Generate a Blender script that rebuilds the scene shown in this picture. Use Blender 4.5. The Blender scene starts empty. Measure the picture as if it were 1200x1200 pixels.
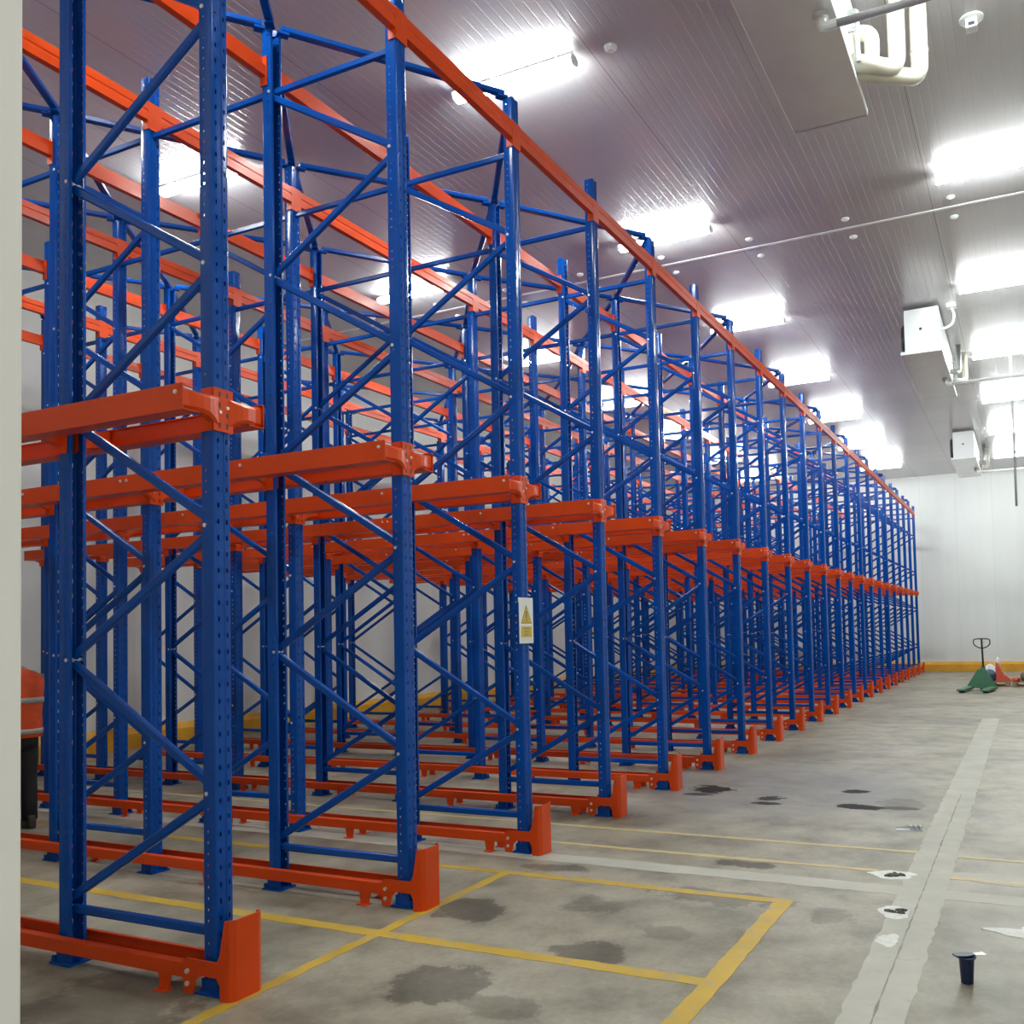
import bpy, bmesh, math, random
from mathutils import Vector, Matrix
R = random.Random(7)
sc = bpy.context.scene
COL = sc.collection

# ------------------------------------------------------------------ layout
NR = 22            # rack rows
S = 1.45           # row pitch
X0 = 0.015         # first row
D = 1.003          # depth of one upright frame
G = 2.151          # pitch of the frames along a row
NF = 4             # frames in a row
HT = 5.62          # post height
ZR = 2.655         # pallet-rail bracket height
CEIL = 6.80
XF, XN, YL, YRT = 31.75, -2.5, 8.9, -6.6   # inner faces of the room
ROWN = ['first', 'second', 'third', 'fourth', 'fifth', 'sixth', 'seventh', 'eighth', 'ninth', 'tenth', 'eleventh',
        'twelfth', 'thirteenth', 'fourteenth', 'fifteenth', 'sixteenth', 'seventeenth', 'eighteenth', 'nineteenth',
        'twentieth', 'twenty-first', 'twenty-second']

# ------------------------------------------------------------------ materials
class NT:
    def __init__(s, name):
        s.m = bpy.data.materials.new(name); s.m.use_nodes = True
        s.t = s.m.node_tree; s.n = s.t.nodes; s.l = s.t.links
        s.b = s.n['Principled BSDF']; s.out = s.n['Material Output']
    def node(s, typ, **kw):
        n = s.n.new(typ)
        for k, v in kw.items(): setattr(n, k, v)
        return n
    def link(s, a, b): s.l.new(a, b)
    def math(s, op, a, b=None):
        n = s.node('ShaderNodeMath', operation=op)
        for i, v in enumerate((a, b)):
            if v is None: continue
            if isinstance(v, (int, float)): n.inputs[i].default_value = v
            else: s.link(v, n.inputs[i])
        return n.outputs[0]
    def coord(s, kind='Object'):
        return s.node('ShaderNodeTexCoord').outputs[kind]
    def noise(s, scale, detail=3, rough=.55, vec=None, sc3=None):
        n = s.node('ShaderNodeTexNoise'); n.inputs['Scale'].default_value = scale
        n.inputs['Detail'].default_value = detail; n.inputs['Roughness'].default_value = rough
        v = vec if vec is not None else s.coord()
        if sc3:
            mp = s.node('ShaderNodeMapping'); mp.inputs['Scale'].default_value = sc3
            s.link(v, mp.inputs['Vector']); v = mp.outputs[0]
        s.link(v, n.inputs['Vector']); return n.outputs[0]
    def ramp(s, f, stops):
        r = s.node('ShaderNodeValToRGB'); e = r.color_ramp.elements
        while len(e) < len(stops): e.new(.5)
        for i, (p, c) in enumerate(stops):
            e[i].position = p; e[i].color = (*c, 1) if len(c) == 3 else c
        s.link(f, r.inputs[0]); return r.outputs[0]
    def mix(s, f, a, b):
        n = s.node('ShaderNodeMix', data_type='RGBA')
        for i, v in ((0, f), (6, a), (7, b)):
            if isinstance(v, (int, float)): n.inputs[i].default_value = v
            elif isinstance(v, tuple): n.inputs[i].default_value = (*v, 1)
            else: s.link(v, n.inputs[i])
        return n.outputs[2]
    def bump(s, h, strength, dist=.01):
        n = s.node('ShaderNodeBump'); n.inputs['Strength'].default_value = strength
        n.inputs['Distance'].default_value = dist
        s.link(h, n.inputs['Height']); s.link(n.outputs[0], s.b.inputs['Normal'])

def simple(name, col, rough=.5, metal=0., var=.12, scale=6., bump=0., coat=0., spec=.5):
    t = NT(name)
    f = t.noise(scale)
    a = tuple(c * (1 - var) for c in col); b = tuple(min(1, c * (1 + var)) for c in col)
    t.link(t.ramp(f, [(.3, a), (.7, b)]), t.b.inputs['Base Color'])
    t.b.inputs['Roughness'].default_value = rough; t.b.inputs['Metallic'].default_value = metal
    t.b.inputs['Coat Weight'].default_value = coat; t.b.inputs['Coat Roughness'].default_value = .12
    t.b.inputs['Specular IOR Level'].default_value = spec
    if bump: t.bump(t.noise(scale * 12), bump, .004)
    return t.m

BLUE = (.0008, .066, .35)
M = {}
M['blue'] = simple('blue_enamel', BLUE, .22, 0, .1, 3, .04, .10, .22)
M['orange'] = simple('orange_enamel', (.66, .060, .0035), .35, 0, .08, 3, .04, .06, .28)

def post_mat():
    t = NT('blue_enamel_punched')
    t.link(t.ramp(t.noise(3.), [(.3, tuple(c * .9 for c in BLUE)), (.7, tuple(c * 1.1 for c in BLUE))]), t.b.inputs['Base Color'])
    t.b.inputs['Roughness'].default_value = .16; t.b.inputs['Specular IOR Level'].default_value = .22
    t.b.inputs['Coat Weight'].default_value = .12; t.b.inputs['Coat Roughness'].default_value = .08
    sep = t.node('ShaderNodeSeparateXYZ'); t.link(t.coord(), sep.inputs[0])
    x, y, z = sep.outputs
    nrm = t.node('ShaderNodeSeparateXYZ'); t.link(t.node('ShaderNodeNewGeometry').outputs['True Normal'], nrm.inputs[0])
    fy = t.math('GREATER_THAN', t.math('ABSOLUTE', nrm.outputs[1]), .7)
    fx = t.math('GREATER_THAN', t.math('ABSOLUTE', nrm.outputs[0]), .7)
    def slot(du, hu, pitch, hv):
        dz = t.math('ABSOLUTE', t.math('SUBTRACT', t.math('MODULO', z, pitch), pitch / 2))
        return t.math('MULTIPLY', t.math('LESS_THAN', t.math('ABSOLUTE', du), hu), t.math('LESS_THAN', dz, hv))
    front = slot(t.math('SUBTRACT', t.math('ABSOLUTE', x), .025), .0055, .075, .011)
    side = slot(t.math('SUBTRACT', y, .012), .0042, .05, .0055)
    isf = t.math('LESS_THAN', y, -.02)
    hole = t.math('MAXIMUM', t.math('MULTIPLY', t.math('MULTIPLY', front, fy), isf), t.math('MULTIPLY', side, fx))
    tr = t.node('ShaderNodeBsdfTransparent'); mx = t.node('ShaderNodeMixShader')
    t.link(hole, mx.inputs[0]); t.link(t.b.outputs[0], mx.inputs[1]); t.link(tr.outputs[0], mx.inputs[2])
    t.link(mx.outputs[0], t.out.inputs['Surface'])
    return t.m
M['post'] = post_mat()
M['steel'] = simple('zinc_steel', (.55, .56, .56), .35, .9, .1, 20)
M['bolt'] = simple('bright_zinc_bolt', (.8, .8, .78), .3, .6, .05, 20)
M['white'] = simple('white_enamel', (.8, .82, .82), .4, 0, .03, 2)
M['tray'] = simple('brushed_aluminium', (.74, .72, .735), .22, .45, .05, 2)
M['dark'] = simple('dark_fan_plastic', (.03, .035, .04), .5)
M['insul'] = simple('cream_pipe_insulation', (.62, .59, .48), .55, 0, .04, 8)
M['pvc'] = simple('white_pipe', (.72, .74, .73), .4)
M['grey_pipe'] = simple('grey_pipe', (.42, .43, .44), .4, .2)
M['jamb'] = simple('cream_door_frame', (.63, .575, .52), .5, 0, .03, 2)
M['kick'] = simple('yellow_kerb', (.74, .37, .02), .5, 0, .12, 3)
M['green'] = simple('green_enamel', (.045, .16, .085), .45, 0, .15, 10)
M['black'] = simple('black_rubber', (.015, .015, .017), .5)
M['wood'] = simple('pallet_wood', (.34, .24, .14), .7, 0, .25, 12)
M['plastic_blue'] = simple('navy_plastic', (.004, .012, .055), .3, 0, .1, 10)
M['bag_blue'] = simple('blue_plastic_sheet', (.012, .035, .075), .4, 0, .25, 14, .3)
M['bag_white'] = simple('white_plastic_sheet', (.75, .76, .74), .45, 0, .08, 14, .3)
M['redorange'] = simple('red_orange_plastic', (.65, .11, .05), .45, 0, .15, 8)
M['sack'] = simple('brown_sacking', (.17, .13, .09), .8, 0, .35, 18, .4)
M['vest'] = simple('orange_vest_cloth', (.85, .10, .02), .7, 0, .15, 9, .3)
M['reflect'] = simple('silver_reflective_tape', (.48, .47, .44), .35, .2, .08, 30)
M['trouser'] = simple('dark_trouser_cloth', (.018, .018, .02), .8, 0, .3, 9, .3)
M['shirt'] = simple('grey_shirt_cloth', (.12, .13, .15), .8, 0, .2, 9, .3)
M['skin'] = simple('skin', (.42, .24, .16), .5, 0, .08, 8)
M['hair'] = simple('black_hair', (.012, .010, .009), .5, 0, .3, 60, .5)
M['shoe'] = simple('dark_boot_leather', (.03, .025, .02), .5)
M['sign'] = simple('white_paper', (.78, .80, .80), .35, 0, .03, 5)
M['sign_yellow'] = simple('sign_yellow', (.60, .43, .03), .4, 0, .05, 9)
M['sign_ink'] = simple('sign_ink', (.05, .05, .05), .5)
M['plaster'] = simple('white_plaster', (.74, .74, .68), .7, 0, .1, 25, .3)
M['rubble'] = simple('dark_rubble', (.10, .09, .08), .8, 0, .4, 40, .5)

def emit(name, col, st):
    t = NT(name)
    t.b.inputs['Base Color'].default_value = (.8, .8, .8, 1)
    t.b.inputs['Emission Color'].default_value = (*col, 1)
    t.b.inputs['Emission Strength'].default_value = st
    return t.m
M['lamp'] = emit('lit_diffuser', (.93, 1., .99), 62.)

SPOTS = [(5.46, -1.97, .12, .21, 1.), (6.25, -1.79, .11, .14, 1.), (5.62, -1.13, .13, .13, .95), (5.36, -1.17, .08, .12, .95),
         (5.95, -.45, .24, .22, .95), (5.62, -.42, .08, .16, .8), (5.50, -2.30, .08, .22, .8), (5.68, -2.28, .30, .22, .3),
         (1.52, -.39, .20, .24, .55), (.47, -.87, .25, .24, .5), (1.12, -1.33, .16, .20, .5), (2.57, -.44, .10, .26, .5),
         (3.11, -1.59, .09, .22, .65), (2.30, -1.65, .16, .40, .42), (2.14, -2.32, .16, .13, .3), (1.57, -1.58, .14, .16, .28),
         (1.87, -.99, .16, .20, .28), (-.28, .34, .45, .4, .35), (.36, -1.25, .13, .2, .3), (4.35, .2, .3, .5, .4), (7.2, .3, .3, .4, .4)]
def concrete():
    t = NT('power_floated_concrete')
    big = t.noise(.55, 4, .6); mid = t.noise(2.3, 5, .62); fine = t.noise(30, 4, .6)
    c = t.ramp(mid, [(.32, (.205, .180, .125)), (.48, (.335, .300, .220)), (.68, (.435, .395, .300))])
    c2 = t.ramp(big, [(.34, (.62, .61, .585)), (.55, (1, 1, 1))])
    n = t.node('ShaderNodeMix', data_type='RGBA', blend_type='MULTIPLY'); n.inputs[0].default_value = 1
    t.link(c, n.inputs[6]); t.link(c2, n.inputs[7])
    n2 = t.node('ShaderNodeMix', data_type='RGBA', blend_type='MULTIPLY'); n2.inputs[0].default_value = .6
    t.link(n.outputs[2], n2.inputs[6]); t.link(t.ramp(fine, [(.3, (.70, .69, .67)), (.7, (1, 1, 1))]), n2.inputs[7])
    # streaked, damp band of bare concrete ahead of the fourth row
    pos = t.coord()
    sep = t.node('ShaderNodeSeparateXYZ'); t.link(pos, sep.inputs[0])
    px = t.math('SUBTRACT', 1, t.math('ABSOLUTE', t.math('DIVIDE', t.math('SUBTRACT', sep.outputs[0], 6.3), 2.0)))
    py = t.math('SUBTRACT', 1, t.math('ABSOLUTE', t.math('DIVIDE', t.math('SUBTRACT', sep.outputs[1], -.9), 1.7)))
    zone = t.math('MULTIPLY', t.math('MAXIMUM', px, 0), t.math('MAXIMUM', py, 0))
    st = t.noise(1.6, 5, .65, None, (3.2, .75, 1))
    wet = t.math('MULTIPLY', t.ramp(zone, [(.0, (0, 0, 0)), (.35, (1, 1, 1))]), t.ramp(st, [(.36, (1, 1, 1)), (.68, (0, 0, 0))]))
    wet = t.math('MULTIPLY', wet, .9)
    dam = t.ramp(t.noise(.8, 5, .7), [(.30, (1, 1, 1)), (.42, (0, 0, 0))])
    wet = t.math('MAXIMUM', wet, t.math('MULTIPLY', dam, .5))
    # stains with a shape of their own (spills, damp spots): soft irregular ellipses
    wob = t.math('MULTIPLY', t.math('SUBTRACT', t.noise(4.5, 6, .72), .5), 2.6)
    dark = None
    for (cx, cy, rx, ry, k) in SPOTS:
        a = t.node('ShaderNodeVectorMath', operation='SUBTRACT'); t.link(pos, a.inputs[0]); a.inputs[1].default_value = (cx, cy, 0)
        m = t.node('ShaderNodeVectorMath', operation='MULTIPLY'); t.link(a.outputs[0], m.inputs[0]); m.inputs[1].default_value = (1 / rx, 1 / ry, 0)
        l = t.node('ShaderNodeVectorMath', operation='LENGTH'); t.link(m.outputs[0], l.inputs[0])
        e = t.node('ShaderNodeMapRange', interpolation_type='SMOOTHSTEP'); t.link(t.math('ADD', l.outputs['Value'], wob), e.inputs[0])
        e.inputs[1].default_value = 1.08; e.inputs[2].default_value = .80; e.inputs[3].default_value = 0; e.inputs[4].default_value = k
        dark = e.outputs[0] if dark is None else t.math('MAXIMUM', dark, e.outputs[0])
    c3 = t.mix(t.math('MULTIPLY', wet, .9), n2.outputs[2], (.15, .155, .17))
    c3 = t.mix(dark, c3, (.022, .019, .015))
    wet = t.math('SUBTRACT', wet, t.math('MULTIPLY', dark, 1.2))
    t.link(t.math('MULTIPLY', t.math('SUBTRACT', 1.05, dark), .5), t.b.inputs['Specular IOR Level'])
    t.link(c3, t.b.inputs['Base Color'])
    rg = t.node('ShaderNodeMapRange'); t.link(wet, rg.inputs[0])
    rg.inputs[3].default_value = .46; rg.inputs[4].default_value = .36
    t.link(rg.outputs[0], t.b.inputs['Roughness'])
    t.bump(fine, .12, .003)
    return t.m
M['floor'] = concrete()

def paint(name, col, under, lo, hi, rough=.5):
    t = NT(name)
    w = t.ramp(t.noise(9, 5, .7), [(lo, (1, 1, 1)), (hi, (0, 0, 0))])
    base = t.ramp(t.noise(3, 4), [(.3, tuple(c * .8 for c in col)), (.7, col)])
    t.link(t.mix(w, base, under), t.b.inputs['Base Color']); t.b.inputs['Roughness'].default_value = rough
    return t.m
M['yellow'] = paint('worn_yellow_line_paint', (.62, .40, .035), (.36, .32, .22), .33, .46)
M['yellow_pale'] = paint('faded_yellow_line_paint', (.60, .48, .20), (.40, .37, .28), .36, .5)
M['strip'] = paint('pale_repair_concrete', (.50, .48, .40), (.38, .36, .29), .28, .42, .6)
M['crack'] = simple('crack_filler', (.27, .26, .225), .8, 0, .2, 9)
M['wet'] = simple('damp_concrete', (.028, .027, .025), .12, 0, .35, 6)
M['damp'] = simple('half_dry_concrete', (.20, .20, .19), .25, 0, .2, 5)
M['stain'] = simple('dusty_stain', (.22, .205, .175), .4, 0, .12, 6)

def ceiling_mat():
    t = NT('ribbed_ceiling_panel')
    sep = t.node('ShaderNodeSeparateXYZ'); t.link(t.coord(), sep.inputs[0])
    y = sep.outputs[1]
    d = t.math('ABSOLUTE', t.math('SUBTRACT', t.math('PINGPONG', t.math('ADD', y, 20.86), .6125), 0))
    seam = t.math('LESS_THAN', d, .004)
    base = t.ramp(t.noise(.5, 3), [(.3, (.50, .487, .492)), (.7, (.57, .557, .562))])
    t.link(t.mix(seam, base, (.25, .23, .24)), t.b.inputs['Base Color'])
    t.b.inputs['Roughness'].default_value = .24; t.b.inputs['Specular IOR Level'].default_value = .6
    t.b.inputs['Metallic'].default_value = .15
    w = t.math('MULTIPLY', t.math('MINIMUM', t.math('PINGPONG', y, .045), .008), 120.)
    rib = t.math('ADD', w, t.math('MULTIPLY', t.noise(3, 3, .6, None, (.15, 8, 1)), .5))
    t.bump(rib, .34, .005)
    return t.m
M['ceiling'] = ceiling_mat()

def wall_mat(name, axis, col):
    t = NT(name)
    sep = t.node('ShaderNodeSeparateXYZ'); t.link(t.coord(), sep.inputs[0])
    d = t.math('PINGPONG', t.math('ADD', sep.outputs[axis], 30.), .575)
    seam = t.math('LESS_THAN', d, .005)
    st = t.noise(1.2, 4, .6, None, (1.6, 1.6, .25))
    base = t.ramp(st, [(.3, tuple(c * .95 for c in col)), (.65, col)])
    t.link(t.mix(t.math('MULTIPLY', seam, .3), base, (.4, .4, .4)), t.b.inputs['Base Color'])
    t.b.inputs['Roughness'].default_value = .5
    return t.m
M['wall_x'] = wall_mat('insulated_wall_panel', 1, (.84, .86, .84))
M['wall_y'] = wall_mat('insulated_side_panel', 0, (.76, .76, .72))

# ------------------------------------------------------------------ mesh helpers
def obj(name, bm, mat, parent=None, loc=None, smooth=False):
    bmesh.ops.recalc_face_normals(bm, faces=bm.faces[:])
    me = bpy.data.meshes.new(name); bm.to_mesh(me); bm.free()
    me.materials.append(M[mat])
    if smooth:
        for p in me.polygons: p.use_smooth = True
    o = bpy.data.objects.new(name, me); COL.objects.link(o)
    if parent: o.parent = parent
    if loc: o.location = loc
    return o
def thing(name, label, cat, loc=(0, 0, 0), rz=0, group=None):
    o = bpy.data.objects.new(name, None); COL.objects.link(o); o.empty_display_size = .1
    o.location = loc; o.rotation_euler = (0, 0, rz); o['label'] = label; o['category'] = cat; o['kind'] = 'thing'
    if group: o['group'] = group
    return o
def tag(o, label, cat, group=None):
    o['label'] = label; o['category'] = cat; o['kind'] = 'thing'
    if group: o['group'] = group
    return o
def struct(o): o['kind'] = 'structure'; return o
def dup(root, loc, label=None, rz=None):
    r = root.copy(); COL.objects.link(r); r.location = loc
    if rz is not None: r.rotation_euler = (0, 0, rz)
    if label: r['label'] = label
    for ch in list(root.children):
        c = ch.copy(); COL.objects.link(c); c.parent = r
        for g in list(ch.children):
            d = g.copy(); COL.objects.link(d); d.parent = c
    return r
def box(bm, a, b, bev=0.):
    (x0, y0, z0), (x1, y1, z1) = a, b
    vs = [bm.verts.new(v) for v in ((x0, y0, z0), (x1, y0, z0), (x1, y1, z0), (x0, y1, z0), (x0, y0, z1), (x1, y0, z1), (x1, y1, z1), (x0, y1, z1))]
    fs = [bm.faces.new([vs[i] for i in q]) for q in ((0, 3, 2, 1), (4, 5, 6, 7), (0, 1, 5, 4), (1, 2, 6, 5), (2, 3, 7, 6), (3, 0, 4, 7))]
    if bev:
        es = list({e for f in fs for e in f.edges})
        bmesh.ops.bevel(bm, geom=es, offset=bev, segments=2, affect='EDGES', profile=.7)
def prism(bm, pts, axis, a, b):
    """extrude a closed 2-D outline along an axis: X (pts = y,z), Y (pts = x,z), Z (pts = x,y)"""
    def mk(p, t): return {'X': (t, p[0], p[1]), 'Y': (p[0], t, p[1]), 'Z': (p[0], p[1], t)}[axis]
    A = [bm.verts.new(mk(p, a)) for p in pts]; B = [bm.verts.new(mk(p, b)) for p in pts]
    n = len(pts)
    for i in range(n): bm.faces.new((A[i], A[(i + 1) % n], B[(i + 1) % n], B[i]))
    bm.faces.new(A[::-1]); bm.faces.new(B)
def ribbon(line, t):
    """closed outline of an open polyline given a wall thickness"""
    L, Rr = [], []
    n = len(line)
    for i in range(n):
        p = Vector(line[i]); d = Vector((0, 0))
        if i: d += (p - Vector(line[i - 1])).normalized()
        if i < n - 1: d += (Vector(line[i + 1]) - p).normalized()
        d.normalize(); nn = Vector((-d.y, d.x))
        k = 1.
        if 0 < i < n - 1:
            e = (p - Vector(line[i - 1])).normalized(); k = 1 / max(.35, nn.dot(Vector((-e.y, e.x))))
        L.append(tuple(p)); Rr.append(tuple(p + nn * t * k))
    return L + Rr[::-1]
def bar(bm, a, b, w, h, side=None, c=.25):
    """rounded rectangular tube from a to b; h is measured square to `side`"""
    a, b = Vector(a), Vector(b); d = (b - a).normalized()
    s = Vector(side) if side else (Vector((0, 0, 1)).cross(d) if abs(d.z) < .95 else Vector((1, 0, 0)))
    s = (s - d * s.dot(d)).normalized(); u = d.cross(s)
    r = min(w, h) * c
    pr = [(w / 2 - r, -h / 2), (w / 2, -h / 2 + r), (w / 2, h / 2 - r), (w / 2 - r, h / 2), (-w / 2 + r, h / 2), (-w / 2, h / 2 - r), (-w / 2, -h / 2 + r), (-w / 2 + r, -h / 2)]
    A = [bm.verts.new(a + s * x + u * y) for x, y in pr]; B = [bm.verts.new(b + s * x + u * y) for x, y in pr]
    for i in range(8): bm.faces.new((A[i], A[(i + 1) % 8], B[(i + 1) % 8], B[i]))
    bm.faces.new(A[::-1]); bm.faces.new(B)
def tube(bm, pts, r, n=12, cap=True):
    pts = [Vector(p) for p in pts]; rings = []
    up = None
    for i, p in enumerate(pts):
        d = Vector((0, 0, 0))
        if i: d += (p - pts[i - 1]).normalized()
        if i < len(pts) - 1: d += (pts[i + 1] - p).normalized()
        d.normalize()
        if up is None: up = d.orthogonal().normalized()
        up = (up - d * up.dot(d)).normalized(); s = d.cross(up)
        rr = r[i] if isinstance(r, (list, tuple)) else r
        rings.append([bm.verts.new(p + (up * math.cos(2 * math.pi * k / n) + s * math.sin(2 * math.pi * k / n)) * rr) for k in range(n)])
    for A, B in zip(rings, rings[1:]):
        for k in range(n): bm.faces.new((A[k], A[(k + 1) % n], B[(k + 1) % n], B[k]))
    if cap: bm.faces.new(rings[0][::-1]); bm.faces.new(rings[-1])
def arc_path(pts, rad, seg=5):
    out = [Vector(pts[0])]
    for i in range(1, len(pts) - 1):
        a, p, b = Vector(pts[i - 1]), Vector(pts[i]), Vector(pts[i + 1])
        u, v = (a - p).normalized(), (b - p).normalized()
        for k in range(seg + 1):
            t = k / seg
            out.append(p + u * rad * (1 - t) ** 2 + v * rad * t ** 2)
    out.append(Vector(pts[-1])); return out
def lathe(bm, prof, cx=0, cy=0, n=20):
    rings = [[bm.verts.new((cx + r * math.cos(2 * math.pi * k / n), cy + r * math.sin(2 * math.pi * k / n), z)) for k in range(n)] for r, z in prof]
    for A, B in zip(rings, rings[1:]):
        for k in range(n): bm.faces.new((A[k], A[(k + 1) % n], B[(k + 1) % n], B[k]))
    bm.faces.new(rings[0][::-1]); bm.faces.new(rings[-1])
def blob(bm, c, r, seed=0, sub=3, amp=.15, flat=True):
    rr = random.Random(seed)
    ret = bmesh.ops.create_icosphere(bm, subdivisions=sub, radius=1)
    ph = [rr.uniform(0, 6.28) for _ in range(6)]
    for v in ret['verts']:
        n = v.co.copy()
        k = 1 + amp * (math.sin(3 * n.x + ph[0]) * math.sin(4 * n.y + ph[1]) + .6 * math.sin(7 * n.z + ph[2]) * math.sin(6 * n.x + ph[3]))
        q = Vector((n.x * r[0], n.y * r[1], n.z * r[2])) * k + Vector(c)
        if flat and q.z < c[2] - r[2] * .75: q.z = c[2] - r[2] * .75
        v.co = q
def BM(): return bmesh.new()

# ------------------------------------------------------------------ the room
b = BM(); box(b, (XN - 3.2, YRT - .2, -.2), (XF + .2, YL + .2, 0)); floor = struct(obj('floor', b, 'floor'))
b = BM(); box(b, (XN - .15, YRT - .2, CEIL), (XF + .2, YL + .2, CEIL + .15)); struct(obj('ceiling', b, 'ceiling'))
b = BM(); box(b, (XF, YRT - .2, 0), (XF + .2, YL + .2, CEIL)); struct(obj('wall_far', b, 'wall_x'))
b = BM(); box(b, (XN - .15, YL, 0), (XF, YL + .2, CEIL)); struct(obj('wall_left', b, 'wall_y'))
b = BM(); box(b, (XN - .15, YRT - .2, 0), (XF, YRT, CEIL)); struct(obj('wall_right', b, 'wall_y'))
YJ = -2.363                                # left jamb of the doorway the picture is taken from
b = BM(); box(b, (XN - .15, YJ, 0), (XN, YL, CEIL), 0.004)
box(b, (XN - .15, YRT, 0), (XN, -5.3, CEIL)); box(b, (XN - .15, -5.3, 3.6), (XN, YJ, CEIL))
struct(obj('wall_near', b, 'jamb'))
kp = [(0, 0), (-.12, 0), (-.12, .22), (-.05, .31), (0, .31)]
b = BM(); prism(b, [(XF + .0 + x, z) for x, z in kp], 'Y', YRT, YL); struct(obj('baseboard_far', b, 'kick'))
b = BM(); prism(b, [(YL + x, z) for x, z in kp], 'X', XN, XF - .13); struct(obj('baseboard_left', b, 'kick'))
b = BM(); prism(b, [(XF - .03, CEIL - .05), (XF - .03, CEIL), (XF, CEIL), (XF, CEIL - .05)], 'Y', YRT, YL); struct(obj('trim_1', b, 'white'))
# joint batten across the ceiling with its fixing caps
b = BM(); box(b, (9.33, YRT, CEIL - .006), (9.385, YL, CEIL)); jt = struct(obj('trim_2', b, 'white'))
for x in (9.05, 9.67):
    for k in range(-5, 8):
        b = BM(); lathe(b, [(.05, CEIL), (.048, CEIL - .012), (.02, CEIL - .03)], x, -.21 + 1.25 * k, 12)
        obj('fixing_cap', b, 'white', jt)
b = BM(); lathe(b, [(.06, CEIL), (.055, CEIL - .02), (.03, CEIL - .04)], 4.38, -.22, 14)
obj('fixing_cap', b, 'white', jt)

# paint and repairs on the floor (all parts of the floor)
def strip_mesh(x0, y0, x1, y1, z, seed, jag=.004, step=.07):
    rr = random.Random(seed); bm = BM()
    along = 'x' if (x1 - x0) > (y1 - y0) else 'y'
    L = (x1 - x0) if along == 'x' else (y1 - y0); n = max(2, int(L / step))
    top = []
    for i in range(n + 1):
        t = i / n
        if along == 'x': a = (x0 + L * t, y0 + rr.uniform(-jag, jag)); c = (x0 + L * t, y1 + rr.uniform(-jag, jag))
        else: a = (x0 + rr.uniform(-jag, jag), y0 + L * t); c = (x1 + rr.uniform(-jag, jag), y0 + L * t)
        top.append((bm.verts.new((*a, z)), bm.verts.new((*c, z)), bm.verts.new((*a, 0)), bm.verts.new((*c, 0))))
    for p, q in zip(top, top[1:]):
        bm.faces.new((p[0], q[0], q[1], p[1])); bm.faces.new((p[2], p[3], q[3], q[2]))
        bm.faces.new((p[0], p[2], q[2], q[0])); bm.faces.new((p[1], q[1], q[3], p[3]))
    for p in (top[0], top[-1]): bm.faces.new((p[0], p[1], p[3], p[2]))
    return bm
def mark(name, label, x0, y0, x1, y1, z, mat, seed, jag=.006):
    o = obj(name, strip_mesh(x0, y0, x1, y1, z, seed, jag), mat, floor)
    if label: o['label'] = label
W = .045
mark('pale_strip', 'pale repair strip down the aisle', -2.3, -2.86, 14.2, -2.60, .0016, 'strip', 1, .009)
mark('pale_strip', 'pale repair strip across the aisle', 2.73, -6.4, 2.93, 6.4, .0012, 'strip', 2, .008)
mark('floor_crack', None, -2.3, -2.735, 6.4, -2.727, .0020, 'crack', 3, .004)
mark('painted_line', 'yellow line along the rack fronts', -2.3, -.20, 2.37, -.13, .0024, 'yellow', 4)
mark('painted_line', None, 2.30, -2.06, 2.385, 5.2, .0022, 'yellow', 5)
mark('painted_line', None, -2.3, -2.07, 2.385, -1.97, .0026, 'yellow', 6)
mark('painted_line', None, .915, -1.97, 1.010, 5.2, .0020, 'yellow', 7)
mark('painted_line', 'faded yellow line across the aisle', 3.84, -2.60, 3.90, 6.2, .0021, 'yellow_pale', 8)
mark('painted_line', None, 3.80, -6.3, 3.86, -2.86, .0021, 'yellow_pale', 18)
mark('painted_line', 'faded yellow line across the aisle', 3.23, -2.42, 3.29, 6.2, .0021, 'yellow_pale', 9)
mark('painted_line', None, 3.21, -6.3, 3.27, -2.86, .0021, 'yellow_pale', 19)
def patch(name, cx, cy, rx, ry, z, mat, seed, amp=.22, label=None, n=40):
    rr = random.Random(seed); ph = [rr.uniform(0, 6.28) for _ in range(5)]
    ring, low = [], []
    bm = BM()
    for k in range(n):
        a = 2 * math.pi * k / n
        q = 1 + amp * (math.sin(2 * a + ph[0]) * .6 + math.sin(3 * a + ph[1]) * .5 + math.sin(5 * a + ph[2]) * .35 + math.sin(9 * a + ph[3]) * .2)
        ring.append(bm.verts.new((cx + rx * q * math.cos(a), cy + ry * q * math.sin(a), z)))
        low.append(bm.verts.new((cx + rx * q * math.cos(a), cy + ry * q * math.sin(a), 0)))
    bm.faces.new(ring); bm.faces.new(low[::-1])
    for k in range(n): bm.faces.new((ring[k], low[k], low[(k + 1) % n], ring[(k + 1) % n]))
    o = obj(name, bm, mat, floor)
    if label: o['label'] = label
patch('plaster_patch', 3.18, -2.52, .10, .15, .0030, 'plaster', 71, .2, 'white plaster patch')
patch('plaster_patch', 2.36, -2.63, .12, .085, .0030, 'plaster', 72, .15, 'white plaster patch')
patch('plaster_patch', 1.86, -2.66, .09, .06, .0030, 'plaster', 73, .25, 'white plaster patch')
patch('plaster_patch', 3.30, -3.10, .14, .24, .0017, 'strip', 74, .2)
patch('plaster_patch', 2.25, -3.35, .10, .22, .0030, 'plaster', 75, .3)
for k, (x, y, s) in enumerate([(3.16, -2.50, .035), (3.19, -2.56, .022), (2.37, -2.63, .03)]):
    b = BM()
    for q in range(5): blob(b, (x + R.uniform(-s, s), y + R.uniform(-s, s) * 1.6, .006), (s * .5, s * .8, .012), 80 + k * 7 + q, 1, .3)
    tag(obj('rubble', b, 'rubble'), ['dark rubble in the white plaster patch farther along the pale strip', 'few grey crumbs right of the dark rubble pile',
        'dark rubble in the white plaster patch nearer the blue cup'][k], 'rubble')

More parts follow.
